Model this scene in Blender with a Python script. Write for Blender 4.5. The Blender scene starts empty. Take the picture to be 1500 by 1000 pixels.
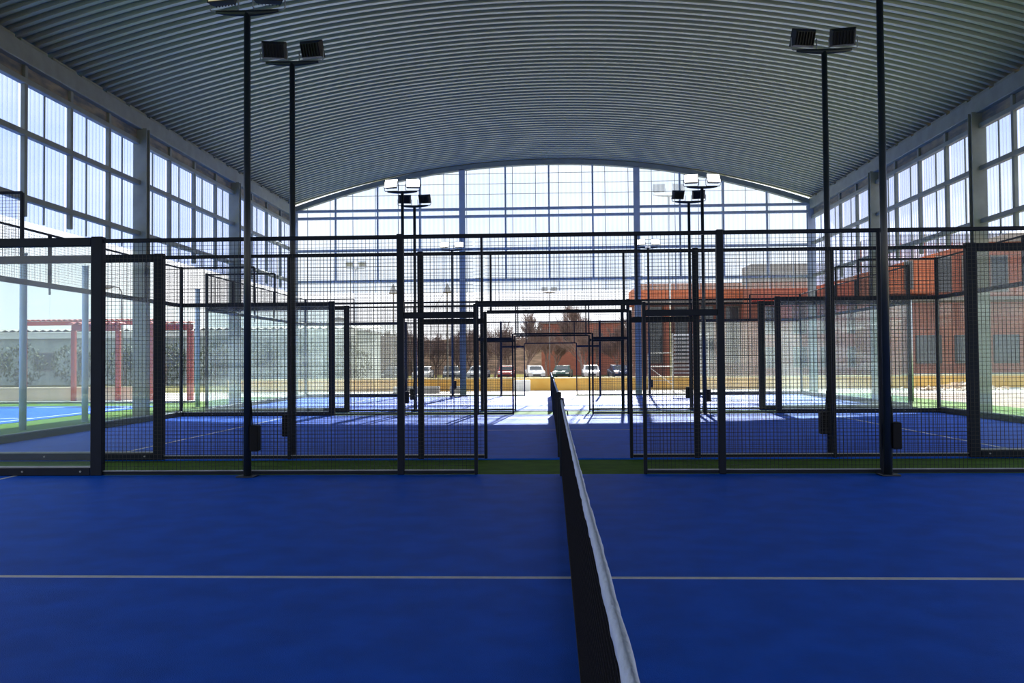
import bpy, math, random
from mathutils import Vector, Matrix, noise
random.seed(7)
S = bpy.context.scene
COL = S.collection
PI = math.pi

# ------------------------------------------------------------------ camera
F_PX = 1226.8
CAM = Vector((-0.165, 0.0, 1.413))
yaw, pit, rol = 0.0408, 0.0235, -0.0080
Fv = Vector((-math.sin(yaw)*math.cos(pit), math.cos(yaw)*math.cos(pit), math.sin(pit)))
R0 = Vector((math.cos(yaw), math.sin(yaw), 0)); U0 = R0.cross(Fv)
Rv = R0*math.cos(rol) + U0*math.sin(rol); Uv = -R0*math.sin(rol) + U0*math.cos(rol)
cd = bpy.data.cameras.new('camera'); cam = bpy.data.objects.new('camera', cd); COL.objects.link(cam)
M = Matrix((Rv, Uv, -Fv)).transposed().to_4x4(); M.translation = CAM
cam.matrix_world = M
cd.sensor_width = 36; cd.lens = 36*F_PX/1500; cd.clip_start = 0.05; cd.clip_end = 2000
S.camera = cam

# ------------------------------------------------------------------ sky, sun, exposure
W = bpy.data.worlds.new('World'); S.world = W; W.use_nodes = True
wn = W.node_tree; wn.nodes.clear()
def N(t, typ, **k):
    n = t.nodes.new(typ)
    for a, b in k.items(): setattr(n, a, b)
    return n
SKY_STRENGTH = 1.6
tc = N(wn, 'ShaderNodeTexCoord')
mp = N(wn, 'ShaderNodeMapping'); mp.inputs['Scale'].default_value = (1.0, 1.0, 2.6)
nz = N(wn, 'ShaderNodeTexNoise'); nz.inputs['Scale'].default_value = 2.3; nz.inputs['Detail'].default_value = 6; nz.inputs['Roughness'].default_value = .55
rp = N(wn, 'ShaderNodeValToRGB'); rp.color_ramp.elements[0].position = .40; rp.color_ramp.elements[1].position = .62
rp.color_ramp.elements[0].color = (.60, .74, .98, 1); rp.color_ramp.elements[1].color = (1.04, 1.05, 1.06, 1)
sx = N(wn, 'ShaderNodeSeparateXYZ')
rh = N(wn, 'ShaderNodeValToRGB'); rh.color_ramp.elements[0].position = .02; rh.color_ramp.elements[0].color = (1, 1, 1, 1)
rh.color_ramp.elements[1].position = .24; rh.color_ramp.elements[1].color = (0, 0, 0, 1)
mx = N(wn, 'ShaderNodeMixRGB'); mx.inputs['Color2'].default_value = (1.08, 1.08, 1.10, 1)
bg = N(wn, 'ShaderNodeBackground'); bg.inputs['Strength'].default_value = SKY_STRENGTH
wo = N(wn, 'ShaderNodeOutputWorld')
L = wn.links.new
L(tc.outputs['Generated'], mp.inputs['Vector']); L(mp.outputs[0], nz.inputs['Vector']); L(nz.outputs['Fac'], rp.inputs[0])
L(tc.outputs['Generated'], sx.inputs[0]); L(sx.outputs['Z'], rh.inputs[0])
L(rh.outputs[0], mx.inputs['Fac']); L(rp.outputs[0], mx.inputs['Color1']); L(mx.outputs[0], bg.inputs['Color']); L(bg.outputs[0], wo.inputs['Surface'])

sd = bpy.data.lights.new('sun', 'SUN'); so = bpy.data.objects.new('sun', sd); COL.objects.link(so)
sd.energy = 20.0; sd.angle = math.radians(0.6); sd.color = (1.0, .96, .88)
so.rotation_euler = Vector((0.095, 1.0, 0.60)).to_track_quat('Z', 'Y').to_euler(); so.location = (6, 60, 40)

S.view_settings.view_transform = 'Standard'; S.view_settings.look = 'None'
S.view_settings.exposure = 0.0; S.view_settings.gamma = 1.0; S.view_settings.use_curve_mapping = False
cy = S.cycles
cy.max_bounces = 10; cy.diffuse_bounces = 4; cy.glossy_bounces = 3; cy.transmission_bounces = 8; cy.transparent_max_bounces = 48
cy.use_denoising = True; cy.sample_clamp_indirect = 6; cy.caustics_reflective = False; cy.caustics_refractive = False

# ------------------------------------------------------------------ materials
def mat(name, col, rough=.6, metal=0, spec=.5, var=0, vscale=5, col2=None, bump=0, bscale=40, sheen=0, emit=None, estr=0, stretch=None):
    m = bpy.data.materials.new(name); m.use_nodes = True; t = m.node_tree
    b = t.nodes['Principled BSDF']
    b.inputs['Base Color'].default_value = (*col, 1); b.inputs['Roughness'].default_value = rough
    b.inputs['Metallic'].default_value = metal; b.inputs['Specular IOR Level'].default_value = spec
    if sheen:
        b.inputs['Sheen Weight'].default_value = sheen; b.inputs['Sheen Roughness'].default_value = .5
    if emit:
        b.inputs['Emission Color'].default_value = (*emit, 1); b.inputs['Emission Strength'].default_value = estr
    c = N(t, 'ShaderNodeTexCoord')
    src = c.outputs['Object']
    if stretch:
        q = N(t, 'ShaderNodeMapping'); q.inputs['Scale'].default_value = stretch; t.links.new(src, q.inputs[0]); src = q.outputs[0]
    if var or col2:
        n = N(t, 'ShaderNodeTexNoise'); n.inputs['Scale'].default_value = vscale; n.inputs['Detail'].default_value = 5
        t.links.new(src, n.inputs['Vector'])
        r = N(t, 'ShaderNodeValToRGB'); r.color_ramp.elements[0].position = .35; r.color_ramp.elements[1].position = .65
        c2 = col2 or tuple(min(1, x*(1+var)) for x in col)
        c1 = col if col2 else tuple(x*(1-var) for x in col)
        r.color_ramp.elements[0].color = (*c1, 1); r.color_ramp.elements[1].color = (*c2, 1)
        t.links.new(n.outputs['Fac'], r.inputs[0]); t.links.new(r.outputs[0], b.inputs['Base Color'])
    if bump:
        n = N(t, 'ShaderNodeTexNoise'); n.inputs['Scale'].default_value = bscale; n.inputs['Detail'].default_value = 3
        t.links.new(src, n.inputs['Vector'])
        bp = N(t, 'ShaderNodeBump'); bp.inputs['Strength'].default_value = bump; bp.inputs['Distance'].default_value = .01
        t.links.new(n.outputs['Fac'], bp.inputs['Height']); t.links.new(bp.outputs[0], b.inputs['Normal'])
    return m

def clear(name, tint, haze, hcol=(.9, .95, 1), stripe=None, spec=True):
    """see-through sheet: tinted transparency, a little scatter, a fresnel reflection"""
    m = bpy.data.materials.new(name); m.use_nodes = True; t = m.node_tree; t.nodes.clear()
    o = N(t, 'ShaderNodeOutputMaterial'); tr = N(t, 'ShaderNodeBsdfTransparent'); tr.inputs[0].default_value = (*tint, 1)
    tl = N(t, 'ShaderNodeBsdfTranslucent'); tl.inputs[0].default_value = (*hcol, 1)
    df = N(t, 'ShaderNodeBsdfDiffuse'); df.inputs[0].default_value = (*hcol, 1)
    m1 = N(t, 'ShaderNodeMixShader'); m1.inputs[0].default_value = .3
    t.links.new(tl.outputs[0], m1.inputs[1]); t.links.new(df.outputs[0], m1.inputs[2])
    m2 = N(t, 'ShaderNodeMixShader'); m2.inputs[0].default_value = haze
    t.links.new(tr.outputs[0], m2.inputs[1]); t.links.new(m1.outputs[0], m2.inputs[2])
    if stripe:
        axis, pitch, amt = stripe
        c = N(t, 'ShaderNodeTexCoord'); s = N(t, 'ShaderNodeSeparateXYZ'); t.links.new(c.outputs['Object'], s.inputs[0])
        a = N(t, 'ShaderNodeMath', operation='MULTIPLY'); a.inputs[1].default_value = 2*PI/pitch
        t.links.new(s.outputs[axis], a.inputs[0])
        b = N(t, 'ShaderNodeMath', operation='SINE'); t.links.new(a.outputs[0], b.inputs[0])
        d = N(t, 'ShaderNodeMath', operation='MULTIPLY_ADD'); d.inputs[1].default_value = amt; d.inputs[2].default_value = haze
        t.links.new(b.outputs[0], d.inputs[0]); t.links.new(d.outputs[0], m2.inputs[0])
    last = m2
    if spec:
        fr = N(t, 'ShaderNodeFresnel'); fr.inputs[0].default_value = 1.45
        gl = N(t, 'ShaderNodeBsdfGlossy'); gl.inputs['Roughness'].default_value = .03
        ge = N(t, 'ShaderNodeNewGeometry'); iv = N(t, 'ShaderNodeMath', operation='SUBTRACT'); iv.inputs[0].default_value = 1
        t.links.new(ge.outputs['Backfacing'], iv.inputs[1]); mu = N(t, 'ShaderNodeMath', operation='MULTIPLY')
        t.links.new(fr.outputs[0], mu.inputs[0]); t.links.new(iv.outputs[0], mu.inputs[1])
        m3 = N(t, 'ShaderNodeMixShader'); t.links.new(mu.outputs[0], m3.inputs[0])
        t.links.new(m2.outputs[0], m3.inputs[1]); t.links.new(gl.outputs[0], m3.inputs[2]); last = m3
    t.links.new(last.outputs[0], o.inputs[0])
    return m

def brick(name, c1, c2, mortar):
    m = bpy.data.materials.new(name); m.use_nodes = True; t = m.node_tree; b = t.nodes['Principled BSDF']
    b.inputs['Roughness'].default_value = .85
    c = N(t, 'ShaderNodeTexCoord'); s = N(t, 'ShaderNodeSeparateXYZ'); t.links.new(c.outputs['Object'], s.inputs[0])
    ad = N(t, 'ShaderNodeMath', operation='ADD'); t.links.new(s.outputs['X'], ad.inputs[0]); t.links.new(s.outputs['Y'], ad.inputs[1])
    cb = N(t, 'ShaderNodeCombineXYZ'); t.links.new(ad.outputs[0], cb.inputs[0]); t.links.new(s.outputs['Z'], cb.inputs[1])
    k = N(t, 'ShaderNodeTexBrick'); k.inputs['Scale'].default_value = 2.0
    k.inputs['Color1'].default_value = (*c1, 1); k.inputs['Color2'].default_value = (*c2, 1); k.inputs['Mortar'].default_value = (*mortar, 1)
    k.inputs['Mortar Size'].default_value = .02; k.inputs['Brick Width'].default_value = .9; k.inputs['Row Height'].default_value = .3
    t.links.new(cb.outputs[0], k.inputs['Vector']); t.links.new(k.outputs[0], b.inputs['Base Color'])
    return m

MT = dict(
    blue=mat('blue_turf', (.0002, .105, .70), .60, spec=.10, var=.10, vscale=3, bump=.5, bscale=160),
    green=mat('green_turf', (.070, .16, .008), .75, spec=.08, var=.15, vscale=4, bump=.5, bscale=140),
    line=mat('line_paint', (.62, .66, .70), .7, var=.08, vscale=20),
    frame=mat('powder_black', (.006, .011, .024), .5, spec=.18, var=.15),
    wire=mat('wire_black', (.008, .010, .014), .5, spec=.4, var=.1),
    railtop=mat('galv_and_highlight', (.30, .32, .33), .45, metal=.4, var=.1),  # galvanised fittings; also the painted highlight strips along the low rails
    pole=mat('pole_paint', (.013, .020, .030), .35, spec=.6, var=.1),
    lampcase=mat('lamp_case', (.006, .006, .007), .5, var=.1),
    steel=mat('steel_grey', (.25, .27, .215), .55, var=.10, vscale=3),
    steelb=mat('steel_blue', (.42, .47, .49), .55, var=.08, vscale=3),
    roof=mat('roof_sheet', (.33, .345, .28), .40, metal=.6, var=.07, vscale=.6, stretch=(.3, 3, 1)),
    netb=mat('net_black', (.006, .006, .010), .85, spec=.2, var=.1),
    band=mat('band_canvas', (.62, .70, .90), .8, var=.06, vscale=30, bump=.6, bscale=60),
    box=mat('box_black', (.006, .007, .010), .6, spec=.15, var=.1),
    concrete=mat('concrete', (.52, .49, .45), .85, var=.12, vscale=1.2),
    soil=mat('soil', (.22, .14, .09), .95, col2=(.42, .32, .25), vscale=1.1, bump=.6, bscale=6),
    grass=mat('dry_grass', (.10, .105, .035), .95, spec=0, col2=(.20, .17, .07), vscale=.6),
    ochre=mat('ochre_render', (.86, .47, .09), .85, col2=(.90, .56, .14), vscale=1.5),
    cap=mat('pale_coping', (.80, .66, .34), .8, var=.06),
    tan=mat('tan_render', (.78, .62, .48), .85, var=.12, vscale=1),
    redp=mat('red_paint', (.42, .035, .022), .5, var=.1),
    asphalt=mat('asphalt', (.13, .13, .13), .9, var=.15, vscale=2),
    bark=mat('bark', (.19, .13, .105), .9, col2=(.28, .20, .165), vscale=6),
    leaf=mat('evergreen', (.09, .12, .07), .9, col2=(.17, .18, .11), vscale=5),
    hill=mat('woodland', (.06, .045, .032), 1.0, spec=0, col2=(.12, .082, .060), vscale=.6),
    brick=brick('red_brick', (.42, .14, .085), (.33, .105, .07), (.30, .16, .11)),
    bricko=brick('orange_brick', (.60, .17, .075), (.48, .13, .06), (.42, .22, .15)),
    brickd=brick('brown_brick', (.30, .13, .10), (.24, .10, .08), (.18, .12, .10)),
    clad=mat('grey_cladding', (.24, .22, .21), .7, var=.08, vscale=1),
    glassd=mat('dark_window', (.035, .05, .065), .12, spec=.8, var=.2, vscale=1),
    greyp=mat('grey_render', (.32, .33, .33), .8, var=.1, vscale=1),
    white=mat('white_paint', (.80, .80, .78), .6, var=.05),
    silver=mat('silver_slat', (.62, .64, .66), .3, metal=.6, var=.05),
    paleb=mat('pale_steel', (.42, .55, .68), .5, var=.06),
    rubber=mat('rubber', (.012, .012, .012), .8, var=.1),
    trimw=mat('shed_wall', (.36, .40, .39), .85, var=.2, vscale=.8),
)
MT['glass'] = clear('court_glass', (.93, .965, .96), .05, (.95, 1, 1))
MT['side_sheet'] = clear('corrugated_sheet', (.60, .67, .86), .32, (.74, .82, 1), stripe=('Y', .15, .24), spec=False)
MT['gable_sheet'] = clear('clear_sheet', (.54, .595, .67), .05, (.92, .97, 1), stripe=('X', .19, .02), spec=False)
MT['lens_on'] = mat('lit_lens', (.9, .9, .85), .3, emit=(1, .97, .86), estr=9)
MT['lens_dim'] = mat('dim_lens', (.75, .68, .45), .3, emit=(1, .85, .5), estr=.35)
MT['lens_off'] = mat('unlit_lens', (.5, .5, .48), .25)
MT['eave'] = mat('eave_strip', (.10, .115, .12), .7, col2=(.36, .30, .19), vscale=1.4, stretch=(1, 1.2, 4))
def carp(n, c): return mat(n, c, .25, metal=.3, spec=.7, var=.05)

# ------------------------------------------------------------------ mesh helpers
class MB:
    def __init__(s): s.v = []; s.f = []
    def add(s, vs, fs):
        o = len(s.v); s.v += [tuple(v) for v in vs]; s.f += [tuple(i+o for i in f) for f in fs]
    def box(s, a, b):
        x0, y0, z0 = a; x1, y1, z1 = b
        s.add([(x0,y0,z0),(x1,y0,z0),(x1,y1,z0),(x0,y1,z0),(x0,y0,z1),(x1,y0,z1),(x1,y1,z1),(x0,y1,z1)],
              [(0,3,2,1),(4,5,6,7),(0,1,5,4),(1,2,6,5),(2,3,7,6),(3,0,4,7)])
        return s
    def bbox(s, a, b, c=.008):
        """box with its edges chamfered"""
        x0,y0,z0 = a; x1,y1,z1 = b
        c = min(c, (x1-x0)/3, (y1-y0)/3, (z1-z0)/3)
        P = []; idx = {}
        for i, (X, sx_) in enumerate(((x0, 1), (x1, -1))):
            for j, (Y, sy) in enumerate(((y0, 1), (y1, -1))):
                for k, (Z, sz) in enumerate(((z0, 1), (z1, -1))):
                    idx[i,j,k] = len(P)
                    P += [(X, Y+sy*c, Z+sz*c), (X+sx_*c, Y, Z+sz*c), (X+sx_*c, Y+sy*c, Z)]
        F = []
        q = lambda a_, ax: idx[a_]+ax
        for i in (0,1): F.append([q((i,0,0),0), q((i,1,0),0), q((i,1,1),0), q((i,0,1),0)])
        for j in (0,1): F.append([q((0,j,0),1), q((1,j,0),1), q((1,j,1),1), q((0,j,1),1)])
        for k in (0,1): F.append([q((0,0,k),2), q((1,0,k),2), q((1,1,k),2), q((0,1,k),2)])
        for j in (0,1):
            for k in (0,1): F.append([q((0,j,k),1), q((1,j,k),1), q((1,j,k),2), q((0,j,k),2)])
        for i in (0,1):
            for k in (0,1): F.append([q((i,0,k),0), q((i,1,k),0), q((i,1,k),2), q((i,0,k),2)])
        for i in (0,1):
            for j in (0,1): F.append([q((i,j,0),0), q((i,j,1),0), q((i,j,1),1), q((i,j,0),1)])
        for i in (0,1):
            for j in (0,1):
                for k in (0,1): F.append([q((i,j,k),0), q((i,j,k),1), q((i,j,k),2)])
        s.add(P, F); return s
    def tube(s, pts, rad, n=8, cap=True):
        pts = [Vector(p) for p in pts]; rad = rad if isinstance(rad, (list, tuple)) else [rad]*len(pts)
        vs = []; up = None
        for i, p in enumerate(pts):
            d = (pts[min(i+1, len(pts)-1)] - pts[max(i-1, 0)]).normalized()
            if up is None or abs(d.dot(up)) > .95: up = Vector((1, 0, 0)) if abs(d.x) < .8 else Vector((0, 0, 1))
            a = d.cross(up).normalized(); b = d.cross(a)
            for k in range(n):
                t = 2*PI*k/n; vs.append(p + (a*math.cos(t)+b*math.sin(t))*rad[i])
        fs = []
        for i in range(len(pts)-1):
            for k in range(n):
                fs.append((i*n+k, i*n+(k+1) % n, (i+1)*n+(k+1) % n, (i+1)*n+k))
        if cap: fs += [tuple(range(n))[::-1], tuple((len(pts)-1)*n+k for k in range(n))]
        s.add(vs, fs); return s
    def prism(s, poly, y0, y1, axis='y'):
        n = len(poly)
        f = (lambda a, t, b: (a, t, b)) if axis == 'y' else (lambda a, t, b: (t, a, b))
        s.add([f(a, y0, b) for a, b in poly]+[f(a, y1, b) for a, b in poly],
              [tuple(range(n)), tuple(range(n, 2*n))[::-1]]+[(i, i+n, (i+1) % n+n, (i+1) % n) for i in range(n)])
        return s
    def build(s, name, m, parent=None, smooth=False, recalc=True):
        me = bpy.data.meshes.new(name); me.from_pydata(s.v, [], s.f)
        if m: me.materials.append(m)
        if recalc:
            import bmesh
            b = bmesh.new(); b.from_mesh(me); bmesh.ops.recalc_face_normals(b, faces=b.faces); b.to_mesh(me); b.free()
        me.update()
        if smooth: me.shade_smooth()
        o = bpy.data.objects.new(name, me); COL.objects.link(o)
        if parent: o.parent = parent
        return o

def tag(o, label=None, cat=None, group=None, kind=None):
    if label: o['label'] = label
    if cat: o['category'] = cat
    if group: o['group'] = group
    if kind: o['kind'] = kind
    return o
def empty(name, loc, label=None, cat=None, group=None, rz=0, kind=None):
    o = bpy.data.objects.new(name, None); COL.objects.link(o); o.location = loc; o.rotation_euler = (0, 0, rz)
    o.empty_display_size = .2
    return tag(o, label, cat, group, kind)
def kids(o): return [c for c in bpy.data.objects if c.parent == o]
KID = {}
def copy_tree(o, parent=None, ch_map=None):
    if ch_map is None:
        ch_map = {}
        for q in bpy.data.objects:
            if q.parent: ch_map.setdefault(q.parent.name, []).append(q)
    c = o.copy(); COL.objects.link(c)
    if parent: c.parent = parent
    for k in ch_map.get(o.name, []): copy_tree(k, c, ch_map)
    return c

# ================================================================== THE SETTING
D = [10.5, 12.2, 22.2, 23.9, 33.9]          # the padel side fences
COURTS = [(0.5, 10.5), (12.2, 22.2), (23.9, 33.9)]
G_Y = 34.5                                   # gable
HALF = 10.78

# ground, drawn as non-overlapping slabs
def slab(name, x0, x1, y0, y1, z1, m, label=None, parent=None, th=.1):
    o = MB().box((x0, y0, z1-th), (x1, y1, z1)).build(name, m, parent)
    if not parent: tag(o, label, 'ground', kind='structure')
    return o
slab('ground', -160, 160, -30, 60, -.06, MT['grass'], 'dull olive grass around the hall', th=.3)
slab('ground', -160, 160, 60, 300, -.55, MT['grass'], 'lower grass beyond the ochre wall', th=.3)
slab('floor', -13.2, 13.2, -12, 35.3, -.02, MT['green'], 'green turf between and around the blue courts', th=.03)
slab('pavement', -13.2, 40, 35.3, 41.0, -.025, MT['concrete'], 'pale sunlit paving beyond the last court', th=.03)
slab('pavement', -60, -13.2, 31.6, 41.0, -.025, MT['concrete'], 'pale paving beyond the outdoor court on the left', th=.03)
slab('bare_ground', 13.2, 70, -12, 35.3, -.03, MT['soil'], 'bare brown soil right of the hall', th=.03)
slab('car_park', -60, 34, 80, 100, -.53, MT['asphalt'], 'grey car park surface beyond the ochre wall', th=.02)
slab('outdoor_green', -60, -13.2, -12, 31.6, -.03, MT['green'], 'green turf border of the outdoor court on the left', th=.02)
oc = slab('outdoor_court', -60, -13.5, 8, 28.2, -.018, MT['blue'], 'sunlit blue outdoor court left of the hall', th=.011)
slab('court_line', -60, -13.9, 27.5, 27.6, -.015, MT['line'], parent=oc, th=.003)
slab('court_line', -60, -13.9, 22.0, 22.1, -.015, MT['line'], parent=oc, th=.003)
slab('court_line', -14.0, -13.9, 8.2, 27.6, -.015, MT['line'], parent=oc, th=.003)
kt = slab('kerb', -60, -13.2, 30.6, 30.75, .03, MT['asphalt'], 'dark kerb behind the outdoor court', th=.055)

names = ['nearest blue court crossed by the white centre line', 'middle blue court, its far half in sunlight', 'farthest blue court, fully sunlit']
for (a, b), lab in zip(COURTS, names):
    c = slab('court_surface', -10, 10, a, b, 0, MT['blue'], lab, th=.03)
    m_ = (a+b)/2
    slab('centre_line', -6.95, 6.95, m_-.025, m_+.025, .002, MT['line'], parent=c, th=.002)
    for s_ in (-1, 1):
        slab('service_line', s_*6.95-.025, s_*6.95+.025, a+.02, b-.02, .003, MT['line'], parent=c, th=.003)

# roof: a shallow barrel of ribbed sheet
W2, ZS, RISE = 10.9, 7.93, 1.80
RR = (W2*W2+RISE*RISE)/(2*RISE); ZC = ZS+RISE-RR
def zr(x): return ZC+math.sqrt(max(RR*RR-x*x, 0))
Y0R, Y1R, PITCH, DEP = -27.0, 34.55, .29, .075
mb = MB(); NS = 56
prof = []
y = Y0R
while y < Y1R:
    prof += [(y, 0), (y+.10, 0), (y+.14, DEP), (y+.26, DEP)]; y += PITCH
for k in range(NS+1):
    x = -W2-.25+2*(W2+.25)*k/NS
    n_ = Vector((x, 0, zr(x)-ZC)).normalized()
    for (yy, h) in prof: mb.v.append((x+n_.x*h, yy, zr(x)+n_.z*h))
np_ = len(prof)
for k in range(NS):
    for j in range(np_-1):
        a = k*np_+j; mb.f.append((a, a+1, a+np_+1, a+np_))
ceil = mb.build('ceiling', MT['roof'], recalc=False)
tag(ceil, 'arched ribbed metal roof over the courts', 'ceiling', kind='structure')
# outer skin keeps the sheet a real thickness
mb2 = MB(); 
for k in range(NS+1):
    x = -W2-.25+2*(W2+.25)*k/NS; n_ = Vector((x, 0, zr(x)-ZC)).normalized(); h = DEP+.03
    mb2.v += [(x+n_.x*h, Y0R, zr(x)+n_.z*h), (x+n_.x*h, Y1R, zr(x)+n_.z*h)]
for k in range(NS): mb2.f.append((2*k, 2*k+1, 2*k+3, 2*k+2))
mb2.build('roof_skin', MT['roof'], ceil, recalc=False)

COLY = [-18.0, -11.45, -4.9, 1.65, 8.2, 14.75, 21.3, 27.85]
def side_wall(sg, nm, lab):
    X = sg*10.72
    root = empty(nm, (X, 12, 0), lab, 'wall', kind='structure')
    def P(mb, n, m): return mb.build(n, m, root)
    lo, hi = Y0R-12, G_Y-12
    # beams
    P(MB().bbox((-.14, lo, 7.50), (.14, hi, 7.90), .015), 'eave_beam', MT['steel'])
    P(MB().box((.02 if sg > 0 else -.06, lo, 7.22), (.06 if sg > 0 else -.02, hi, 7.50)), 'eave_strip', MT['eave'])
    yy = lo+.4
    cl = MB()
    while yy < hi: cl.box((-.05, yy, 7.90), (.05, yy+.9, 8.0)); yy += 1.1
    P(cl, 'roof_cleats', MT['steel'])
    for z in (7.18, 6.12, 4.80):
        P(MB().bbox((-.07, lo, z-.06), (.07, hi, z+.06), .01), 'girt', MT['steel'])
    ym = hi
    off = sg*.09
    j = 0
    while ym > lo+1.7:
        y0 = ym-6.55/4
        P(MB().bbox((-.05, y0-.05, 4.42), (.05, y0+.05, 7.5), .01), 'mullion', MT['steel'])
        P(MB().box((off-.015, y0+.80, 4.38), (off+.015, y0+.84, 7.24)), 'seam_strip', MT['steel'])
        # one corrugated sheet per bay
        s = MB(); pts = []
        t = y0
        while t < ym+.001:
            for dt, h in ((0, 0), (.05, 0), (.075, .022), (.125, .022)):
                if t+dt <= ym+.02: pts.append((t+dt, h))
            t += .15
        for (a, h) in pts: s.v += [(off+sg*h, a, 4.36), (off+sg*h, a, 7.26)]
        for i in range(len(pts)-1): s.f.append((2*i, 2*i+2, 2*i+3, 2*i+1))
        s.build('cladding_sheet', MT['side_sheet'], root, recalc=False)
        ym = y0
    return root
side_wall(-1, 'wall_left', 'left wall of translucent corrugated sheets on steel rails')
side_wall(1, 'wall_right', 'right wall of translucent corrugated sheets on steel rails')

def h_column(name, x, y, z1, w, d, lab, m, th=.03):
    mb = MB(); 
    mb.box((-w/2, -d/2, 0), (w/2, -d/2+th, z1)); mb.box((-w/2, d/2-th, 0), (w/2, d/2, z1)); mb.box((-th/2, -d/2+th, 0), (th/2, d/2-th, z1))
    r = empty(name, (x, y, -.02), lab, 'column', 'steel columns of the hall', kind='structure')
    mb.build('shaft', m, r)
    MB().bbox((-w/2-.08, -d/2-.08, 0), (w/2+.08, d/2+.08, .03), .005).build('base_plate', m, r)
    return r
ordn = {14.75: 'nearest', 21.3: 'second', 27.85: 'third'}
for sg, sd_ in ((-1, 'left'), (1, 'right')):
    for y in COLY:
        if y in ordn: lab = f'tall grey steel column against the {sd_} wall, {ordn[y]} one in view'
        else: lab = f'grey steel column against the {sd_} wall beside the near court'
        if y == 14.75: lab = f'grey steel column against the {sd_} wall at the middle court, by the frame edge'
        if y == 21.3: lab = f'largest tall grey steel column in view along the {sd_} wall'
        if y == 27.85: lab = f'grey steel column midway between the largest and the back corner, {sd_} wall'
        h_column('steel_column', sg*10.66, y, 7.55, .36, .20, lab, MT['steel'])

# gable end
gb = empty('wall_back', (0, G_Y, 0), 'gable end wall of clear sheets on steel beams', 'wall', kind='structure')
for z in (7.72, 7.42, 6.06, 4.78):
    MB().bbox((-10.6, -.06, z-.055), (10.6, .06, z+.055), .01).build('girt', MT['steelb'], gb)
arc = MB(); NA = 48
def zarc(x): return zr(x)-.005-.20*max(0, abs(x)/10.75-.42)
for k in range(NA+1):
    x = -10.75+21.5*k/NA
    arc.v += [(x, -.12, zarc(x)-.20), (x, .12, zarc(x)-.20), (x, .12, zarc(x)), (x, -.12, zarc(x))]
for k in range(NA):
    a = 4*k
    for i in range(4): arc.f.append((a+i, a+(i+1) % 4, a+4+(i+1) % 4, a+4+i))
arc.f += [(0, 1, 2, 3), (4*NA, 4*NA+3, 4*NA+2, 4*NA+1)]
arc.build('arched_beam', MT['steel'], gb)
GC = [-10.66, -3.6, 3.6, 10.66]
mull = []
for a, b in zip(GC[:-1], GC[1:]):
    for k in (1, 2, 3): mull.append(a+(b-a)*k/4)
for x in mull:
    MB().bbox((x-.035, -.05, 4.78), (x+.035, .05, zarc(x)-.1), .006).build('mullion', MT['steelb'], gb)
bays = sorted(mull+GC)
for a, b in zip(bays[:-1], bays[1:]):
    s = MB(); n_ = int(round((b-a)/.0475))
    for i in range(n_+1):
        x = a+(b-a)*i/n_; h = .015 if (i//2) % 2 else 0
        s.v += [(x, .09+h, 4.30), (x, .09+h, zarc(x)-.05)]
    for i in range(n_): s.f.append((2*i, 2*i+1, 2*i+3, 2*i+2))
    s.build('cladding_sheet', MT['gable_sheet'], gb, recalc=False)
x = -10.1
while x < 10.5:
    MB().box((x-.012, .07, 4.30), (x+.012, .085, zarc(x)-.1)).build('seam_strip', MT['steelb'], gb); x += .955
for z in (8.35, 8.78, 9.20):
    hw = next((q/50 for q in range(530, 0, -1) if zarc(q/50)-.1 > z), .5)
    MB().box((-hw, .055, z-.008), (hw, .07, z+.008)).build('sheet_lap', MT['steel'], gb)
for x, lab in zip(GC, ['blue grey corner column at the left end of the gable wall', 'blue grey gable column left of the net line',
                       'blue grey gable column right of the net line', 'blue grey corner column at the right end of the gable wall']):
    h_column('steel_column', x, G_Y-.02, zarc(x)-.15, .24 if abs(x) < 5 else .30, .20, lab, MT['steelb'], .02)

# ================================================================== COURT FENCES
WP, WR = .05, .0021
def mesh_panel(x0, x1, z0, z1, parent, axis='x', off=0):
    mb = MB()
    bx = (lambda a0, a1, b0, b1, r: mb.box((a0, off-r, b0), (a1, off+r, b1))) if axis == 'x' else (lambda a0, a1, b0, b1, r: mb.box((off-r, a0, b0), (off+r, a1, b1)))
    n = max(1, round((x1-x0)/WP))
    for i in range(1, n): a = x0+(x1-x0)*i/n; bx(a-WR, a+WR, z0, z1, WR)
    n = max(1, round((z1-z0)/WP))
    for i in range(1, n): a = z0+(z1-z0)*i/n; bx(x0, x1, a-WR, a+WR, WR)
    return mb.build('mesh_panel', MT['wire'], parent, recalc=False)
def glass_pane(a0, a1, z0, z1, parent, axis='x'):
    mb = MB()
    if axis == 'x': mb.box((a0, -.006, z0), (a1, .006, z1))
    else: mb.box((-.006, a0, z0), (.006, a1, z1))
    return mb.build('glass_pane', MT['glass'], parent)

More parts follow.
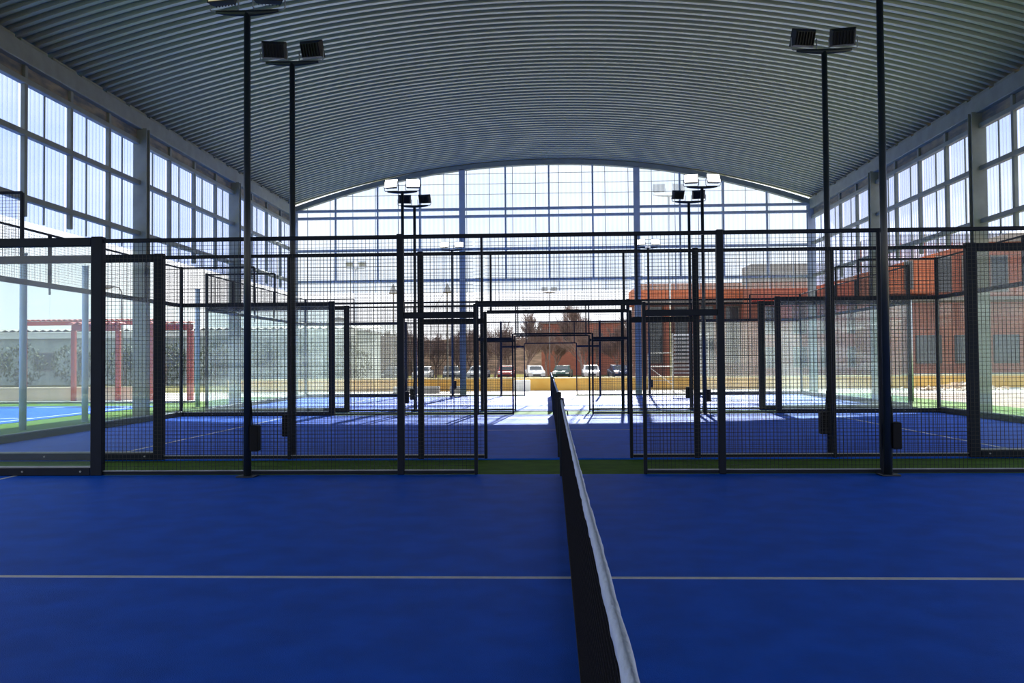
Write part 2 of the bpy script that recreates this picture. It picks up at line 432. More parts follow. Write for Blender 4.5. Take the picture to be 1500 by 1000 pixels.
def make_fence():
    r = empty('court_fence', (0, 0, 0))
    F_ = MT['frame']
    def post(x, z1, w=.075, d=.075, n='post', z0=0): return MB().bbox((x-w/2, -d/2, z0), (x+w/2, d/2, z1), .008).build(n, F_, r)
    # posts of the mesh part
    for s_ in (-1, 1):
        post(s_*2.0, 3.03, .085, .08); post(s_*3.95, 2.98, .05, .05); post(s_*5.9, 3.05, .15, .10, 'glass_post')
        post(s_*1.055, 2.14, .045, .05, 'gate_post'); post(s_*.97, 2.98, .03, .03, 'short_post', 2.15)
        a, b = sorted((s_*1.08, s_*1.957))
        MB().bbox((a, -.035, 1.96), (b, .035, 2.04), .006).build('lintel', F_, r)
        MB().bbox((a, -.02, 0.01), (b, .02, .05), .004).build('bottom_rail', F_, r)
        MB().box((a, -.018, .05), (b, .018, .062)).build('rail_highlight', MT['railtop'], r)  # pale strip: sun highlight on the rail top, put in as colour
        mesh_panel(a, b, .06, 1.96, r); mesh_panel(a, b, 2.04, 2.97, r)
        for (p, q) in ((2.045, 3.925), (3.975, 5.825)):
            a, b = sorted((s_*p, s_*q))
            MB().bbox((a, -.02, .01), (b, .02, .05), .004).build('bottom_rail', F_, r)
            MB().box((a, -.018, .05), (b, .018, .062)).build('rail_highlight', MT['railtop'], r)
            mesh_panel(a, b, .06, 2.97, r)
        a, b = sorted((s_*5.9, s_*10))
        a2, b2 = (a, b-.075) if s_ < 0 else (a+.075, b)
        MB().bbox((a2, -.05, 2.93), (b2, .05, 3.04), .008).build('glass_top_rail', F_, r)
        MB().bbox((a2, -.05, 0.0), (b2, .05, .10), .008).build('kick_rail', F_, r)
        MB().box((a2, -.03, .10), (b2, .03, .118)).build('rail_highlight', MT['railtop'], r)  # painted highlight along the top of the kick rail
        for k in range(6):
            xx = a2+.12+(b2-a2-.24)*k/5
            MB().tube([(xx, -.062, .055), (xx, -.05, .055)], .012, 8).build('bolt', MT['railtop'], r)
        for (p, q) in ((5.975, 7.945), (7.955, 9.96)):
            a, b = sorted((s_*p, s_*q)); glass_pane(a, b, .12, 2.925, r)
        # 4 m high corner mesh
        a, b = sorted((s_*8.0, s_*9.97))
        post(s_*8.0, 4.0, .05, .05, 'upper_post', 3.045); 
        MB().bbox((a, -.02, 3.98), (b, .02, 4.02), .004).build('upper_rail', F_, r)
        mesh_panel(a, b, 3.05, 3.98, r)
        post(s_*10.0, 4.03, .08, .08, 'corner_post')
    MB().bbox((-5.82, -.022, 2.97), (5.82, .022, 3.02), .006).build('top_rail', F_, r)
    MB().bbox((-1.03, -.02, 2.11), (1.03, .02, 2.155), .005).build('gate_bar', F_, r)
    mesh_panel(-1.05, 1.05, 2.16, 2.97, r)
    return r
flabs = ['nearest black mesh and glass fence with the gate gap, closing off the near court',
         'second black mesh and glass fence, just beyond the dark green strip',
         'third black mesh and glass fence, on the far side of the middle court',
         'fourth black mesh and glass fence, at the near side of the sunlit last court',
         'farthest black mesh and glass fence, just inside the gable wall']
f0 = make_fence(); 
bpy.context.view_layer.update()
fences = [f0]+[copy_tree(f0) for _ in range(4)]
for f, y, lb in zip(fences, D, flabs):
    f.location = (0, y, 0); tag(f, lb, 'fence', 'padel court side fences')

def make_end():
    r = empty('glass_end_wall', (0, 0, 0)); F_ = MT['frame']
    MB().bbox((-.045, .05, 2.93), (.045, 9.95, 3.03), .008).build('top_rail', F_, r)
    MB().bbox((-.05, .05, 0), (.05, 9.95, .13), .008).build('kick_rail', F_, r)
    MB().box((-.03, .05, .13), (.03, 9.95, .15)).build('rail_highlight', MT['railtop'], r)  # same painted highlight strip on the end wall's kick rail
    for k in range(5):
        glass_pane(.05+1.98*k+.005, .05+1.98*(k+1)-.005, .15, 2.925, r, 'y')
    for k in (1, 2, 3, 4):
        MB().bbox((-.03, 2*k-.03, 3.03), (.03, 2*k+.03, 3.98), .006).build('upper_post', F_, r)
        MB().bbox((-.015, 2*k-.02, 2.80), (.015, 2*k+.02, 2.93), .004).build('glass_clamp', MT['railtop'], r)
    MB().bbox((-.02, .05, 3.97), (.02, 9.95, 4.01), .005).build('upper_rail', F_, r)
    mesh_panel(.06, 9.94, 3.04, 3.96, r, 'y')
    return r
e0 = make_end(); bpy.context.view_layer.update()
ends = [e0]+[copy_tree(e0) for _ in range(3)]
for e, (x, y, lb) in zip(ends, [(-10, 12.2, 'glass end wall topped with mesh, left end of the middle court'), (10, 12.2, 'glass end wall topped with mesh, right end of the middle court'),
                                (-10, 23.9, 'glass end wall topped with mesh, left end of the farthest court'), (10, 23.9, 'glass end wall topped with mesh, right end of the farthest court')]):
    e.location = (x, y, 0); tag(e, lb, 'glass wall', 'glass end walls of the padel courts')

# ================================================================== FLOODLIGHTS
def floodlight(x, y, face, lens, lab, h=5.92, r_=.048, box=True, name='floodlight_pole', sc=1.0, m_=None, group='floodlight poles on the court fences', z=0, arm=.40):
    """two rectangular heads on a crossbar; face = -1 looks to the camera side"""
    root = empty(name, (x, y, z), lab, 'floodlight', group, rz=0 if face < 0 else PI)
    pm = m_ or MT['pole']
    MB().tube([(0, 0, 0), (0, 0, h)], [r_, r_*.85], 12).build('pole', pm, root, True)
    MB().bbox((-.11, -.11, 0), (.11, .11, .02), .004).build('base_plate', pm, root)
    cb = MB(); 
    pts = []
    for k in range(9):
        t = -1+2*k/8; pts.append((t*arm*sc, 0, h+.02+.02*(1-t*t)*-1))
    cb.tube(pts, [.018*sc, .028*sc, .034*sc, .038*sc, .04*sc, .038*sc, .034*sc, .028*sc, .018*sc], 8).build('crossbar', pm, root)
    for s_ in (-1, 1):
        w, hh, dp = .185*sc, .13*sc, .05*sc
        mb = MB()
        til = math.radians(-24); sp = math.radians(10*s_)
        R_ = Matrix.Rotation(sp, 3, 'Z') @ Matrix.Rotation(til, 3, 'X')
        c = Vector((s_*.285*sc, -.02, h+.21*sc))
        # tapered housing: front wide, back narrow with fins
        fr = [(-w, -dp, -hh), (w, -dp, -hh), (w, -dp, hh), (-w, -dp, hh)]
        bk = [(-w*.8, dp, -hh*.75), (w*.8, dp, -hh*.75), (w*.8, dp, hh*.75), (-w*.8, dp, hh*.75)]
        V = [c+R_ @ Vector(p) for p in fr+bk]
        mb.add(V, [(3, 2, 1, 0), (4, 5, 6, 7), (0, 1, 5, 4), (1, 2, 6, 5), (2, 3, 7, 6), (3, 0, 4, 7)])
        for i in range(7):
            xx = -w*.7+1.4*w*i/6
            q = [(xx-.004, dp, -hh*.7), (xx+.004, dp, -hh*.7), (xx+.004, dp, hh*.7), (xx-.004, dp, hh*.7)]
            V = [c+R_ @ Vector(p) for p in q]+[c+R_ @ (Vector(p)+Vector((0, .03*sc, 0))) for p in q]
            mb.add(V, [(3, 2, 1, 0), (4, 5, 6, 7), (0, 1, 5, 4), (1, 2, 6, 5), (2, 3, 7, 6), (3, 0, 4, 7)])
        hd = mb.build('lamp_head', MT['lampcase'] if not m_ else m_, root)
        lb = MB(); q = [(-w*.9, -dp-.006, -hh*.88), (w*.9, -dp-.006, -hh*.88), (w*.9, -dp-.006, hh*.88), (-w*.9, -dp-.006, hh*.88)]
        V = [c+R_ @ Vector(p) for p in q]+[c+R_ @ (Vector(p)+Vector((0, .005, 0))) for p in q]
        lb.add(V, [(3, 2, 1, 0), (4, 5, 6, 7), (0, 1, 5, 4), (1, 2, 6, 5), (2, 3, 7, 6), (3, 0, 4, 7)])
        lb.build('lens', lens, hd)
        br = MB()
        for q in (-1, 1):
            p1 = c+R_ @ Vector((q*(w+.012), 0, 0)); p0 = Vector((c.x+q*w*.9, 0, h+.03))
            br.tube([p0, (p1.x, p1.y, p0.z+.03*sc), p1], .009*sc, 6)
        br.tube([(c.x-w*.95, 0, h+.035), (c.x+w*.95, 0, h+.035)], .012*sc, 6)
        br.build('bracket', MT['railtop'] if not m_ else m_, root)
    if box:
        MB().bbox((.045, -.06, .32), (.15, .06, .64), .01).build('junction_box', MT['box'], root)
        MB().tube([(.06, 0, .64), (.055, 0, .8), (.045, 0, .95)], .008, 6).build('cable', MT['box'], root)
    return root
for i, (y, lens) in enumerate(zip(D, [MT['lens_dim'], MT['lens_off'], MT['lens_on'], MT['lens_off'], MT['lens_on']])):
    for s_, sd_ in ((-1, 'left'), (1, 'right')):
        face = -1 if i in (0, 2, 4) else 1
        lab = [f'tallest black floodlight pole, {sd_} of the nearest fence, lamps cut by the frame top',
               f'black floodlight pole on the second fence, {sd_} side, dark lamps against the roof',
               f'lit twin floodlight on a slim pole, {sd_} side of the third fence',
               f'small dark twin floodlight turned away, {sd_} side of the fourth fence',
               f'farthest lit twin floodlight, {sd_} side, low against the gable'][i]
        dy = -.17 if i in (0, 2, 4) else .17
        floodlight(-3.90 if (i == 0 and s_ < 0) else s_*3.95, y+dy, face, lens, lab, h=5.83 if i == 0 else 5.92)

# ================================================================== NETS
def net(y0, y1, lab, near=False):
    r = empty('padel_net', (-.012 if near else .02, (y0+y1)/2, 0), lab, 'net', 'padel nets', rz=-.006 if near else 0)
    h = (y1-y0)/2-.06
    zt = lambda t: .915+.02*(t/h)**2
    mb = MB(); w = .0021; n = int(2*h/.034)
    for i in range(n+1):
        t = -h+2*h*i/n; mb.box((-w, t-w, .02), (w, t+w, zt(t)-.03))
    for k in range(26):
        z = .02+.034*k
        pts = [-h+2*h*i/12 for i in range(13)]
        for a, b in zip(pts[:-1], pts[1:]):
            za, zb = z*zt(a)/.9, z*zt(b)/.9
            mb.add([(-w, a, za-w), (w, a, za-w), (w, a, za+w), (-w, a, za+w), (-w, b, zb-w), (w, b, zb-w), (w, b, zb+w), (-w, b, zb+w)],
                   [(0, 1, 5, 4), (1, 2, 6, 5), (2, 3, 7, 6), (3, 0, 4, 7)])
    mb.build('netting', MT['netb'], r, recalc=False)
    # top band folded over the cable, slightly rumpled
    b = MB(); n = 260 if near else 60
    prof_ = [(-.009, -.046), (-.010, -.025), (-.0115, -.008), (-.007, .003), (0, .006), (.007, .003), (.0115, -.008), (.010, -.025), (.009, -.046)]
    m = len(prof_)
    for i in range(n+1):
        t = -h+2*h*i/n
        for (a, c) in prof_:
            k = .0025*noise.noise(Vector((t*12, a*40, c*20)))+.0018*noise.noise(Vector((t*3, 3+a*10, 0)))
            b.v.append((a*(1+.12*noise.noise(Vector((t*6, 9, 0))))+k, t, zt(t)+c+(.006*noise.noise(Vector((t*14, a*30, 7))) if c < -.04 else .003*noise.noise(Vector((t*5, 1, 7))))))
    for i in range(n):
        for j in range(m): b.f.append((i*m+j, i*m+(j+1) % m, (i+1)*m+(j+1) % m, (i+1)*m+j))
    b.f += [tuple(range(m)), tuple(n*m+j for j in range(m))[::-1]]
    b.build('top_band', MT['band'], r, smooth=True)
    MB().box((-.006, -h, .0), (.006, h, .04)).build('bottom_band', MT['netb'], r)
    for s_ in (-1, 1):
        p = MB().bbox((-.03, s_*(h+.03)-.03, 0), (.03, s_*(h+.03)+.03, .955), .006).build('net_post', MT['frame'], r)
        MB().tube([(.035, s_*(h+.03), .80), (.07, s_*(h+.03), .80), (.075, s_*(h+.03), .74)], .009, 6).build('winder', MT['frame'], p)
        MB().tube([(0, s_*(h+.0), .92), (0, s_*(h-.03), .915)], .006, 6).build('cable', MT['box'], p)
    return r
net(.62, 10.36, 'black net with a pale top band running away from the camera', True)
net(12.35, 22.05, 'black net of the middle court, beyond the gate gap in line with the near net')
net(24.05, 33.75, 'farthest black net, almost edge-on in the sunlit last court')

# ================================================================== OUTSIDE
# --- ochre retaining wall
wl = empty('low_wall', (5, 41.2, -.03), 'long low ochre wall with a pale coping beyond the courts', 'wall')
MB().box((-21, -.12, 0), (34, .12, .56)).build('wall_body', MT['ochre'], wl)
MB().bbox((-21.05, -.16, .56), (34.05, .16, .63), .01).build('coping', MT['cap'], wl)
tl = empty('low_wall', (-38, 33.2, -.03), 'long low tan wall behind the outdoor court on the left', 'wall')
MB().box((-22, -.1, 0), (21.2, .1, .48)).build('wall_body', MT['tan'], tl)
MB().bbox((-22, -.14, .48), (21.2, .14, .53), .01).build('coping', MT['tan'], tl)
tag(MB().bbox((-1.75, 40.4, -.025), (-.95, 40.8, .50), .02).build('concrete_block', MT['white']), 'white block standing before the ochre wall beyond the gate gap', 'block')
for x0, x1, lb in ((-7.2, -5.1, 'pale concrete bench block before the ochre wall, left of the gate gap'), (-4.6, -3.9, 'small pale concrete block beside the bench block, before the ochre wall')):
    tag(MB().bbox((x0, 38.2, -.025), (x1, 38.7, .28), .02).build('concrete_bench', MT['concrete']), lb, 'bench')

# --- red frames
def red_frame(x0, x1, y, h, lab, w=.16, back=True):
    r = empty('red_frame', ((x0+x1)/2, y, -.03), lab, 'shelter')
    hw = (x1-x0)/2
    for sx_ in (-hw, hw): MB().bbox((sx_-w/2, -w/2, 0), (sx_+w/2, w/2, h-.12), .01).build('leg', MT['redp'], r)
    for sx_ in ((-hw, hw) if back else ()): MB().bbox((sx_-w/2, 3-w/2, 0), (sx_+w/2, 3+w/2, h-.12), .01).build('leg', MT['redp'], r)
    for yy in ((0, 3) if back else (0,)): MB().bbox((-hw-w/2, yy-w/2, h-.12), (hw+w/2, yy+w/2, h+.12), .03).build('beam', MT['redp'], r)
    dp_ = 3.2 if back else .3
    s = MB(); n = int((x1-x0+.4)/.15)
    for i in range(n+1):
        x = -hw-.2+(2*hw+.4)*i/n; z = h+.13+(.06 if i % 2 else 0)
        s.v += [(x, -.2, z), (x, dp_, z+.03*dp_), (x, -.2, z+.03), (x, dp_, z+.03*dp_+.03)]
    for i in range(n):
        a = 4*i; s.f += [(a, a+1, a+5, a+4), (a+2, a+6, a+7, a+3), (a, a+4, a+6, a+2), (a+1, a+3, a+7, a+5)]
    s.build('roof_sheet', MT['redp'], r)
    return r
red_frame(-18.9, -17.1, 32.5, 2.9, 'red steel frame seen either side of the nearest thick glass post', back=False)
red_frame(-15.7, -14.2, 32.5, 2.9, 'narrow red steel frame closest to the hall, left side', w=.2, back=False)
red_frame(-29.8, -22.3, 46.5, 3.8, 'far wide red steel shelter seen through the glass on the left', back=False)

# --- pale posts left of the hall
for x, y, h, lb in ((-11.75, 18.1, 3.9, 'pale blue steel post outside the left wall, nearest the frame edge'), (-11.75, 20.6, 3.9, 'pale blue steel post outside the left wall, left of the nearest glass post'),
                    (-11.75, 27.4, 3.9, 'pale blue steel post outside the left wall, far one behind the meshes')):
    r = empty('steel_post', (x, y, -.03), lb, 'post')
    MB().tube([(0, 0, 0), (0, 0, h)], .075, 12).build('shaft', MT['paleb'], r, True)
    MB().tube([(0, 0, h), (0, 0, h+.03)], .085, 12).build('cap', MT['paleb'], r)
for x, y, h, lb in ((12.2, 24.9, 3.4, 'slim pale fence post outside the right wall, left of the brick corner'), (11.9, 28.2, 3.4, 'slim pale fence post outside the right wall, behind the last court')):
    r = empty('steel_post', (x, y, -.03), lb, 'post')
    MB().tube([(0, 0, 0), (0, 0, h)], .05, 12).build('shaft', MT['silver'], r, True)
    MB().tube([(0, 0, h), (0, 0, h+.03)], .06, 12).build('cap', MT['silver'], r)

# --- buildings
def window(x0, x1, z0, z1, parent, y=0, fr=None):
    f = MB().bbox((x0, y-.08, z0), (x1, y+.02, z1), .01).build('window_frame', fr or MT['clad'], parent)
    MB().box((x0+.07, y-.095, z0+.07), (x1-.07, y-.081, z1-.07)).build('pane', MT['glassd'], f)
    return f
def building(name, x0, x1, y, dep, h, m, lab):
    r = empty(name, ((x0+x1)/2, y, -.05), lab, 'building')
    hw = (x1-x0)/2
    MB().box((-hw, 0, -.5), (hw, dep, h)).build('walls', m, r)
    return r, hw
# low brick wing, far right
b, hw = building('brick_building', 7.8, 17.2, 70, 8, 6.35, MT['brickd'], 'long low brick wing with a deep orange fascia, right of the gate gap')
MB().bbox((-hw-.3, -.7, 6.35), (hw, 8, 7.75), .03).build('fascia', MT['bricko'], b)
MB().box((-hw-.1, -.75, 6.18), (hw, 0, 6.34)).build('soffit', MT['clad'], b)
k = -hw+.6
while k < hw-1:
    window(k, k+1.1, 1.2, 5.9, b); MB().box((k+1.25, -.3, 0), (k+1.75, 0, 6.15)).build('pier', MT['brick'], b); k += 2.1
# louvred screen in front of it
lr = empty('louvre_screen', (11.2, 66.5, -.5), 'silver slatted screen before the low brick wing', 'screen')
for sx_ in (-1.4, 1.4): MB().bbox((sx_-.06, -.06, 0), (sx_+.06, .06, 4.0), .01).build('upright', MT['silver'], lr)
for i in range(12):
    z = .5+i*.3; MB().add if 0 else None
    s = MB(); s.add([(-1.34, -.10, z), (1.34, -.10, z), (1.34, .10, z+.13), (-1.34, .10, z+.13), (-1.34, -.10, z+.015), (1.34, -.10, z+.015), (1.34, .10, z+.145), (-1.34, .10, z+.145)],
                    [(0, 3, 2, 1), (4, 5, 6, 7), (0, 1, 5, 4), (1, 2, 6, 5), (2, 3, 7, 6), (3, 0, 4, 7)])
    s.build('slat', MT['silver'], lr)
# grey topped upper block
b, hw = building('brick_building', 15.9, 27.5, 66, 3, 7.5, MT['brick'], 'brick block with a grey clad top storey behind the right corner column')
MB().bbox((-hw-.05, -.06, 7.5), (hw, 3, 8.9), .02).build('grey_storey', MT['clad'], b)
MB().box((-hw-.08, -.1, 7.95), (hw, -.06, 8.3)).build('window_band', MT['greyp'], b)
for i in range(5): window(-hw+1+2.1*i, -hw+2.1+2.1*i, 3.4, 5.6, b); window(-hw+1+2.1*i, -hw+2.1+2.1*i, .8, 2.4, b)
MB().bbox((-hw, -.9, 5.95), (hw, 0, 6.2), .02).build('canopy', MT['redp'], b)
# near brick block on the right
b, hw = building('brick_building', 20.9, 30.0, 54, 4, 9.2, MT['brick'], 'tall red brick block on the right with a projecting bay')
MB().bbox((-hw-.05, -.12, 8.75), (hw+.05, 4, 9.3), .02).build('parapet', MT['clad'], b)
MB().bbox((-hw+.1, -1.2, 5.45), (-hw+3.1, 0, 8.05), .02).build('projecting_bay', MT['bricko'], b)
window(-hw+1.15, -hw+1.7, 5.7, 7.5, b, -1.2)
for i in range(3): window(-hw+3.5+1.75*i, -hw+4.6+1.75*i, 5.6, 7.9, b)
MB().bbox((-hw, -1.6, 4.95), (hw, 0, 5.2), .02).build('canopy', MT['clad'], b)
MB().box((-hw+.05, -.2, 0), (-hw+1.3, 0, 4.9)).build('pale_pier', MT['bricko'], b)
for i in range(3):
    window(-hw+2.3+2.4*i, -hw+3.9+2.4*i, 1.1, 2.9, b, 0, MT['glassd'])
MB().box((-hw+.03, -.16, .0), (hw, -.02, .5)).build('plinth', MT['greyp'], b)
# far building behind the trees, centre
b, hw = building('brick_building', -.8, 10.4, 114, 9, 6.5, MT['brick'], 'distant reddish flat building behind the bare trees')
MB().bbox((-hw-.2, -.2, 6.5), (hw+.2, 12, 6.8), .03).build('parapet', MT['clad'], b)
for i in range(5): window(-hw+.8+2.1*i, -hw+2+2.1*i, 3.2, 5.2, b)
# low shed, left
b, hw = building('shed_building', -58, -14.5, 62, 10, 3.9, MT['trimw'], 'long low grey shed with a toothed roof edge, left background')
MB().box((-hw-.1, -.3, 3.45), (hw+.1, -.01, 3.9)).build('fascia', MT['white'], b)
s = MB(); n = 150
for i in range(n+1):
    x = -hw-.2+(2*hw+.4)*i/n; z = 3.92+(.14 if i % 2 else 0); s.v += [(x, -.5, z), (x, 10, z+.5), (x, -.5, z+.06), (x, 10, z+.56)]
for i in range(n):
    a = 4*i; s.f += [(a, a+1, a+5, a+4), (a+2, a+6, a+7, a+3), (a, a+4, a+6, a+2), (a+1, a+3, a+7, a+5)]
s.build('roof_sheet', MT['clad'], b)
for i in range(12): window(-hw+2+3.4*i, -hw+3.6+3.4*i, 1.0, 2.4, b)
# warehouse roof seen far left of centre
b, hw = building('warehouse', -34, -19.5, 112, 9, 5.0, MT['hill'], 'pale roofed warehouse beyond the car park, left of the gate gap')
s = MB().prism([(-hw-.3, 7.4), (hw+.3, 5.0), (hw+.3, 4.8), (-hw-.3, 7.0)], -.5, 20); s.build('sloping_roof', MT['white'], b)

# --- wooded rise along the horizon
mb = MB(); nx, ny = 90, 7
for i in range(nx+1):
    x = -150+300*i/nx
    for j in range(ny+1):
        y = 125+12*j
        e = math.sin(PI*min(1, j/4)/2)
        base = 7.2 if x < -14 else (7.2-(x+14)*.05 if x < 6 else 6.0)
        z = e*base*(.92+.2*noise.noise(Vector((x*.12, y*.05, 0)))+.12*noise.noise(Vector((x*.6, y*.2, 2))))
        mb.v.append((x, y, z-.7))
for i in range(nx):
    for j in range(ny):
        a = i*(ny+1)+j; mb.f.append((a, a+ny+1, a+ny+2, a+1))
tag(mb.build('hill', MT['hill'], smooth=True), 'low wooded rise along the horizon', 'hill', kind='structure')

# --- bare trees
def tree_mesh(seed, h=8.0):
    rnd = random.Random(seed); tr = MB(); br = MB()
    def grow(p, d, l, r, lev, out):
        steps = 3 if lev < 3 else 2
        pts = [p]; rr = [r]; cur = p; dd = d
        for i in range(steps):
            dd = (dd+Vector((rnd.gauss(0, .12), rnd.gauss(0, .12), rnd.gauss(.06, .06)))).normalized()
            cur = cur+dd*l/steps; pts.append(cur); rr.append(r*(1-.38*(i+1)/steps))
        out.tube(pts, rr, 6 if lev == 0 else 3, cap=False)
        if lev >= 5: return
        nb = [5, 4, 4, 3, 3][lev]
        for k in range(nb):
            t = rnd.uniform(.45, 1); i = min(int(t*steps), steps-1)
            q = pts[i].lerp(pts[i+1], t*steps-i)
            a = rnd.uniform(0, 2*PI); sp = rnd.uniform(.35, .8)
            nd = (dd+Vector((math.cos(a)*sp, math.sin(a)*sp, rnd.uniform(-.05, .35)))).normalized()
            grow(q, nd, l*rnd.uniform(.55, .75), max(rr[i]*.55, .016), lev+1, br)
        grow(pts[-1], dd, l*.7, max(rr[-1]*.85, .016), lev+1, br)
    grow(Vector((0, 0, 0)), Vector((0, 0, 1)), h*.30, h*.020, 0, tr)
    return tr, br
protos = []
for sdv in (3, 11, 23, 31):
    t_, b_ = tree_mesh(sdv)
    r = empty('bare_tree', (0, 0, 0)); t_.build('trunk', MT['bark'], r, recalc=False); b_.build('branches', MT['bark'], r, recalc=False); protos.append(r)
bpy.context.view_layer.update()
chm = {}
for q in bpy.data.objects:
    if q.parent: chm.setdefault(q.parent.name, []).append(q)
spots = []
rnd = random.Random(5)
for row in range(3):
    for i in range(11):
        x, y = -33+4.5*i+1.5*row+rnd.uniform(-.3, .3), 95.5+6*row+rnd.uniform(-.3, .3)
        if row == 0 and i == 7: spots.append((-2.4, y, 1.2, 'tallest bare tree, rising just left of the far gate gap', 'taller bare trees'))
        elif row == 0 and i == 8: spots.append((4.0, y, 1.35, 'tall bare tree rising above the gate bars, nearest the net line', 'taller bare trees'))
        elif row == 0 and i == 9: spots.append((8.6, y, 1.15, 'tall bare tree right of the gate gap beside the brick wing', 'taller bare trees'))
        else: spots.append((x, y, rnd.uniform(.8, 1.0), 'bare leafless tree in the row behind the parked cars', 'bare trees behind the parked cars'))
for i in range(9): spots.append((-54+4.6*i+rnd.uniform(-1, 1), 81+3*(i % 2), rnd.uniform(.6, .75), 'bare leafless tree behind the long grey shed', 'bare trees behind the grey shed'))
for i, (x, y, sc, lb, g) in enumerate(spots):
    p = protos[i % 4]
    o = p if i < 4 else copy_tree(p, None, chm)
    o.location = (x, y, -.6); o.rotation_euler = (0, 0, rnd.uniform(0, 6.28)); o.scale = (min(sc*1.15, 1.1), min(sc*1.15, 1.1), sc); tag(o, lb, 'tree', g)

# --- evergreen shrubs left
def shrub_mesh(seed, rx, rz):
    rnd = random.Random(seed); mb = MB()
    for i in range(900):
        u = rnd.uniform(-1, 1); a = rnd.uniform(0, 2*PI); rr = rnd.uniform(.7, 1.0)
        s = math.sqrt(1-u*u); p = Vector((rx*rr*s*math.cos(a), rx*rr*s*math.sin(a), rz*(1+rr*u)))
        p *= 1+.15*noise.noise(p*1.2)
        q = Vector((rnd.gauss(0, 1), rnd.gauss(0, 1), rnd.gauss(0, 1))).normalized(); w = q.cross(Vector((0, 0, 1))).normalized()
        L_ = .16
        mb.add([p-q*L_, p+w*L_*.4, p+q*L_, p-w*L_*.4], [(0, 1, 2, 3)])
    return mb
sh = []
for sdv in (1, 2, 3):
    r = empty('evergreen_shrub', (0, 0, 0))
    shrub_mesh(sdv, 1.7, 1.6).build('foliage', MT['leaf'], r, recalc=False)
    MB().tube([(0, 0, 0), (.03, 0, 1.6)], [.12, .08], 6).build('stem', MT['bark'], r); sh.append(r)
bpy.context.view_layer.update()
chm = {}
for q in bpy.data.objects:
    if q.parent: chm.setdefault(q.parent.name, []).append(q)
for i in range(11):
    x = -46+3.3*i+rnd.uniform(-.2, .2); o = sh[i % 3] if i < 3 else copy_tree(sh[i % 3], None, chm)
    o.location = (x, 56+rnd.uniform(-1, 1), -.1); sc = rnd.uniform(.75, .9); o.scale = (sc, sc, sc*1.1); o.rotation_euler = (0, 0, rnd.uniform(0, 6))
    tag(o, 'dark evergreen shrub in the row before the grey shed', 'shrub', 'evergreen shrubs left of the hall')

# --- parked cars, noses to the courts
def car(x, y, paint, lab, rz=0):
    r = empty('parked_car', (x, y, -.53), lab, 'car', 'cars parked beyond the ochre wall', rz=rz)
    side = [(-2.1, .35), (-2.15, .62), (-2.0, .80), (-1.1, .95), (-.55, 1.40), (.9, 1.46), (1.65, 1.05), (2.05, .98), (2.12, .60), (2.05, .32)]
    n = len(side); mb = MB(); rows = [(-.86, .0), (-.80, .02), (.80, .02), (.86, .0)]
    for (w, dz) in rows:
        for (a, z) in side:
            tap = 1.0 if z < 1.0 else .84
            mb.v.append((w*tap, a, z+(dz if z > .9 else 0)))
    for k in range(3):
        for i in range(n): j = (i+1) % n; mb.f.append((k*n+i, k*n+j, (k+1)*n+j, (k+1)*n+i))
    mb.f += [tuple(range(n))[::-1], tuple(3*n+i for i in range(n))]
    body = mb.build('body', paint, r)
    def quad(name, pts, m, off):
        V = [Vector(p) for p in pts]; nn = (V[1]-V[0]).cross(V[2]-V[0]).normalized()*off
        MB().add
        q = MB(); q.add([v+nn*.2 for v in V]+[v+nn for v in V], [(3, 2, 1, 0), (4, 5, 6, 7), (0, 1, 5, 4), (1, 2, 6, 5), (2, 3, 7, 6), (3, 0, 4, 7)]); q.build(name, m, body)
    quad('windscreen', [(-.64, -1.04, 1.01), (.64, -1.04, 1.01), (.58, -.60, 1.37), (-.58, -.60, 1.37)], MT['glassd'], .02)
    for s_ in (-1, 1):
        pts = [(s_*.735, -.75, 1.06), (s_*.735, 1.3, 1.10), (s_*.728, .85, 1.38), (s_*.728, -.5, 1.34)]
        if s_ < 0: pts = pts[::-1]
        quad('side_window', pts, MT['glassd'], .02)
        MB().bbox((s_*.66-.16, -2.165, .60), (s_*.66+.16, -2.12, .74), .01).build('headlight', MT['silver'], body)
        for yy in (-1.35, 1.35):
            MB().tube([(s_*.72, yy, .32), (s_*.90, yy, .32)], .32, 16).build('wheel', MT['rubber'], r)
    MB().bbox((-.4, -2.17, .42), (.4, -2.13, .56), .01).build('grille', MT['rubber'], body)
    return r
cc = [('white', (.75, .75, .75)), ('dark blue', (.02, .04, .12)), ('silver', (.5, .52, .54)), ('black', (.015, .015, .018)), ('white', (.75, .75, .75)), ('grey', (.2, .21, .22)),
      ('silver', (.5, .52, .54)), ('red', (.3, .03, .02)), ('white', (.75, .75, .75)), ('dark green', (.02, .06, .05)), ('white', (.75, .75, .75)), ('dark blue', (.02, .04, .12)), ('silver', (.5, .52, .54))]
cm = {}
for i, (n_, c_) in enumerate(cc):
    cm.setdefault(n_, carp('car_'+n_.replace(' ', '_'), c_))
    a = ['leftmost', 'second from left', 'third from left', 'fourth from left', 'fifth from left', 'sixth from left', 'middle', 'sixth from right', 'fifth from right', 'fourth from right', 'third from right', 'second from right', 'rightmost'][i]
    car(-25+2.95*i, 88+.3*(i % 3), cm[n_], f'{n_} car, {a} in the row parked beyond the ochre wall', rz=.12*((i % 3)-1))

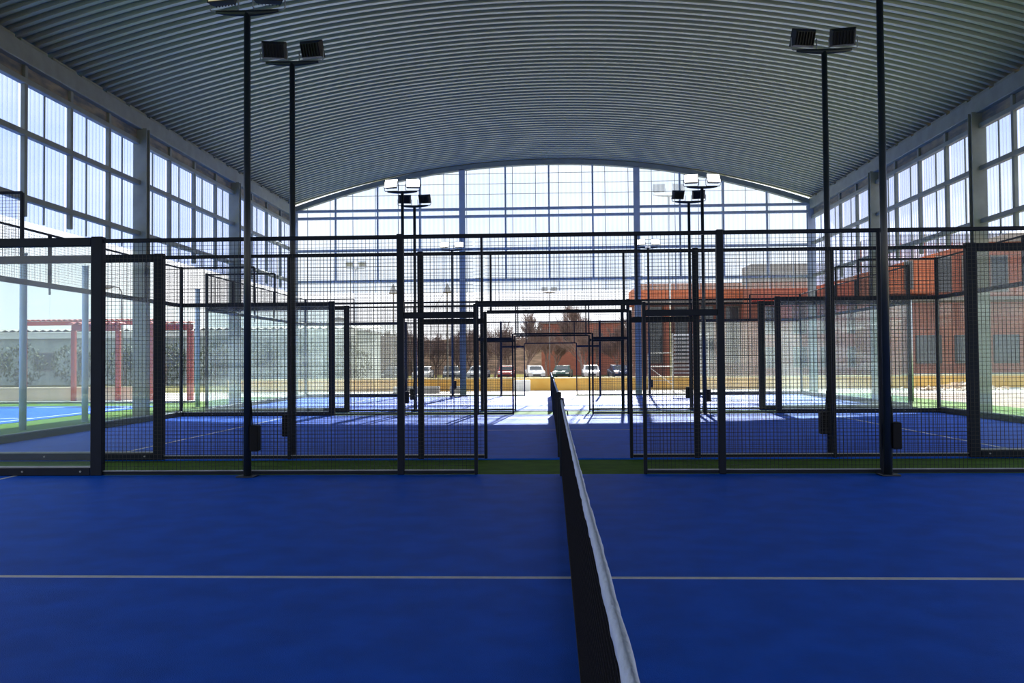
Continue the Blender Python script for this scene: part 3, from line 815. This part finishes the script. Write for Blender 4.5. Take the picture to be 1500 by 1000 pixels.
# --- outdoor lamps
floodlight(-13.9, 60, 1, MT['lens_off'], 'pale twin floodlight on an outdoor mast, seen through the gable left part', h=8.2, r_=.06, box=False, name='outdoor_mast', sc=1.6, m_=MT['silver'], group='outdoor floodlight masts', arm=.4)
floodlight(7.2, 50, -1, MT['lens_off'], 'pale twin floodlight outside, high behind the gable right of centre', h=11.2, r_=.07, box=False, name='outdoor_mast', sc=2.0, m_=MT['silver'], group='outdoor floodlight masts', arm=.4)
floodlight(.2, 88, -1, MT['lens_off'], 'tiny distant twin floodlight above the trees on the centre line', h=8.6, r_=.05, box=False, name='outdoor_mast', sc=1.7, m_=MT['clad'], group='outdoor floodlight masts', arm=.4)
def street_lamp(x, y, h, lab, kind, sg=1):
    r = empty('street_lamp', (x, y, -.05), lab, 'street lamp', 'street lamps outside the hall')
    MB().tube([(0, 0, 0), (0, 0, h*.8), (0, 0, h-.3), (sg*.15, 0, h-.05), (sg*.5, 0, h)], [.08, .06, .05, .045, .04], 8).build('pole', MT['clad'], r, True)
    mb = MB()
    if kind == 'dome':
        mb.tube([(sg*.75, 0, h+.12), (sg*.75, 0, h+.08), (sg*.75, 0, h-.02), (sg*.75, 0, h-.18)], [.05, .28, .44, .5], 14)
    else:
        mb.tube([(sg*.5, 0, h), (sg*.7, 0, h), (sg*1.2, 0, h-.02), (sg*1.3, 0, h-.04)], [.05, .12, .13, .05], 8)
    mb.build('lamp_head', MT['clad'], r, True)
    return r
street_lamp(-15.6, 59, 4.6, 'dome headed street lamp left of the second fence post', 'dome')
street_lamp(-25.5, 49, 6.1, 'street lamp outside on the left, above the red frames', 'arm', -1)
street_lamp(-36, 49, 5.6, 'street lamp outside far left, seen through the near glass', 'arm', 1)
for x, lab, sg in ((-9.7, 'hanging bell lamp on a stay wire, left of the pair by the blue gable column', 1), (-6.3, 'hanging bell lamp on a stay wire, nearest the blue gable column', -1)):
    r = empty('bell_lamp', (x, 52, -.05), lab, 'lamp', 'bell lamps outside the gable')
    MB().tube([(0, 0, 0), (0, 0, 4.2), (0, 0, 6.3)], [.05, .04, .03], 8).build('pole', MT['clad'], r)
    MB().tube([(0, 0, 6.35), (0, 0, 6.2), (0, 0, 5.85), (0, 0, 5.75)], [.04, .10, .24, .26], 12).build('lamp_shade', MT['clad'], r, True)
    MB().tube([(0, 0, 6.2), (sg*.5, 0, 5.3), (sg*.9, 0, 4.6), (sg*1.3, 0, 0)], .015, 5).build('stay_wire', MT['clad'], r)

# --- pale metal frame and rubble on the right
r = empty('metal_frame', (5.0, 38.2, -.025), 'pale tubular metal frame with a diagonal brace, right of the gate gap', 'frame')
for sx_ in (-.55, .55): MB().tube([(sx_, 0, 0), (sx_, 0, 1.75)], .02, 8).build('upright', MT['white'], r)
for z in (.5, 1.15, 1.75): MB().tube([(-.55, 0, z), (.55, 0, z)], .018, 8).build('crossbar', MT['white'], r)
MB().tube([(-.55, 0, 1.15), (.55, 0, .3)], .015, 8).build('brace', MT['white'], r)
for sx_ in (-.55, .55): MB().tube([(sx_, -.3, .02), (sx_, .3, .02)], .02, 8).build('foot', MT['white'], r)
mb = MB(); rr2 = random.Random(9)
for i in range(160):
    a = rr2.gauss(0, 1.0); b_ = rr2.gauss(0, .5); z = max(0, .28*math.exp(-(a*a*.5+b_*b_))*rr2.uniform(.2, 1)); s = rr2.uniform(.04, .13)
    P = [Vector((rr2.gauss(0, s), rr2.gauss(0, s), rr2.gauss(0, s*.6))) for _ in range(5)]
    mb.add([p+Vector((a+18.2, b_+38, z+.02)) for p in P], [(0, 1, 2), (0, 2, 3), (0, 3, 4), (1, 2, 4), (2, 3, 4), (0, 1, 4)])
tag(mb.build('rubble', MT['tan']), 'loose pale rubble heaped before the wall on the right', 'rubble', kind='stuff')
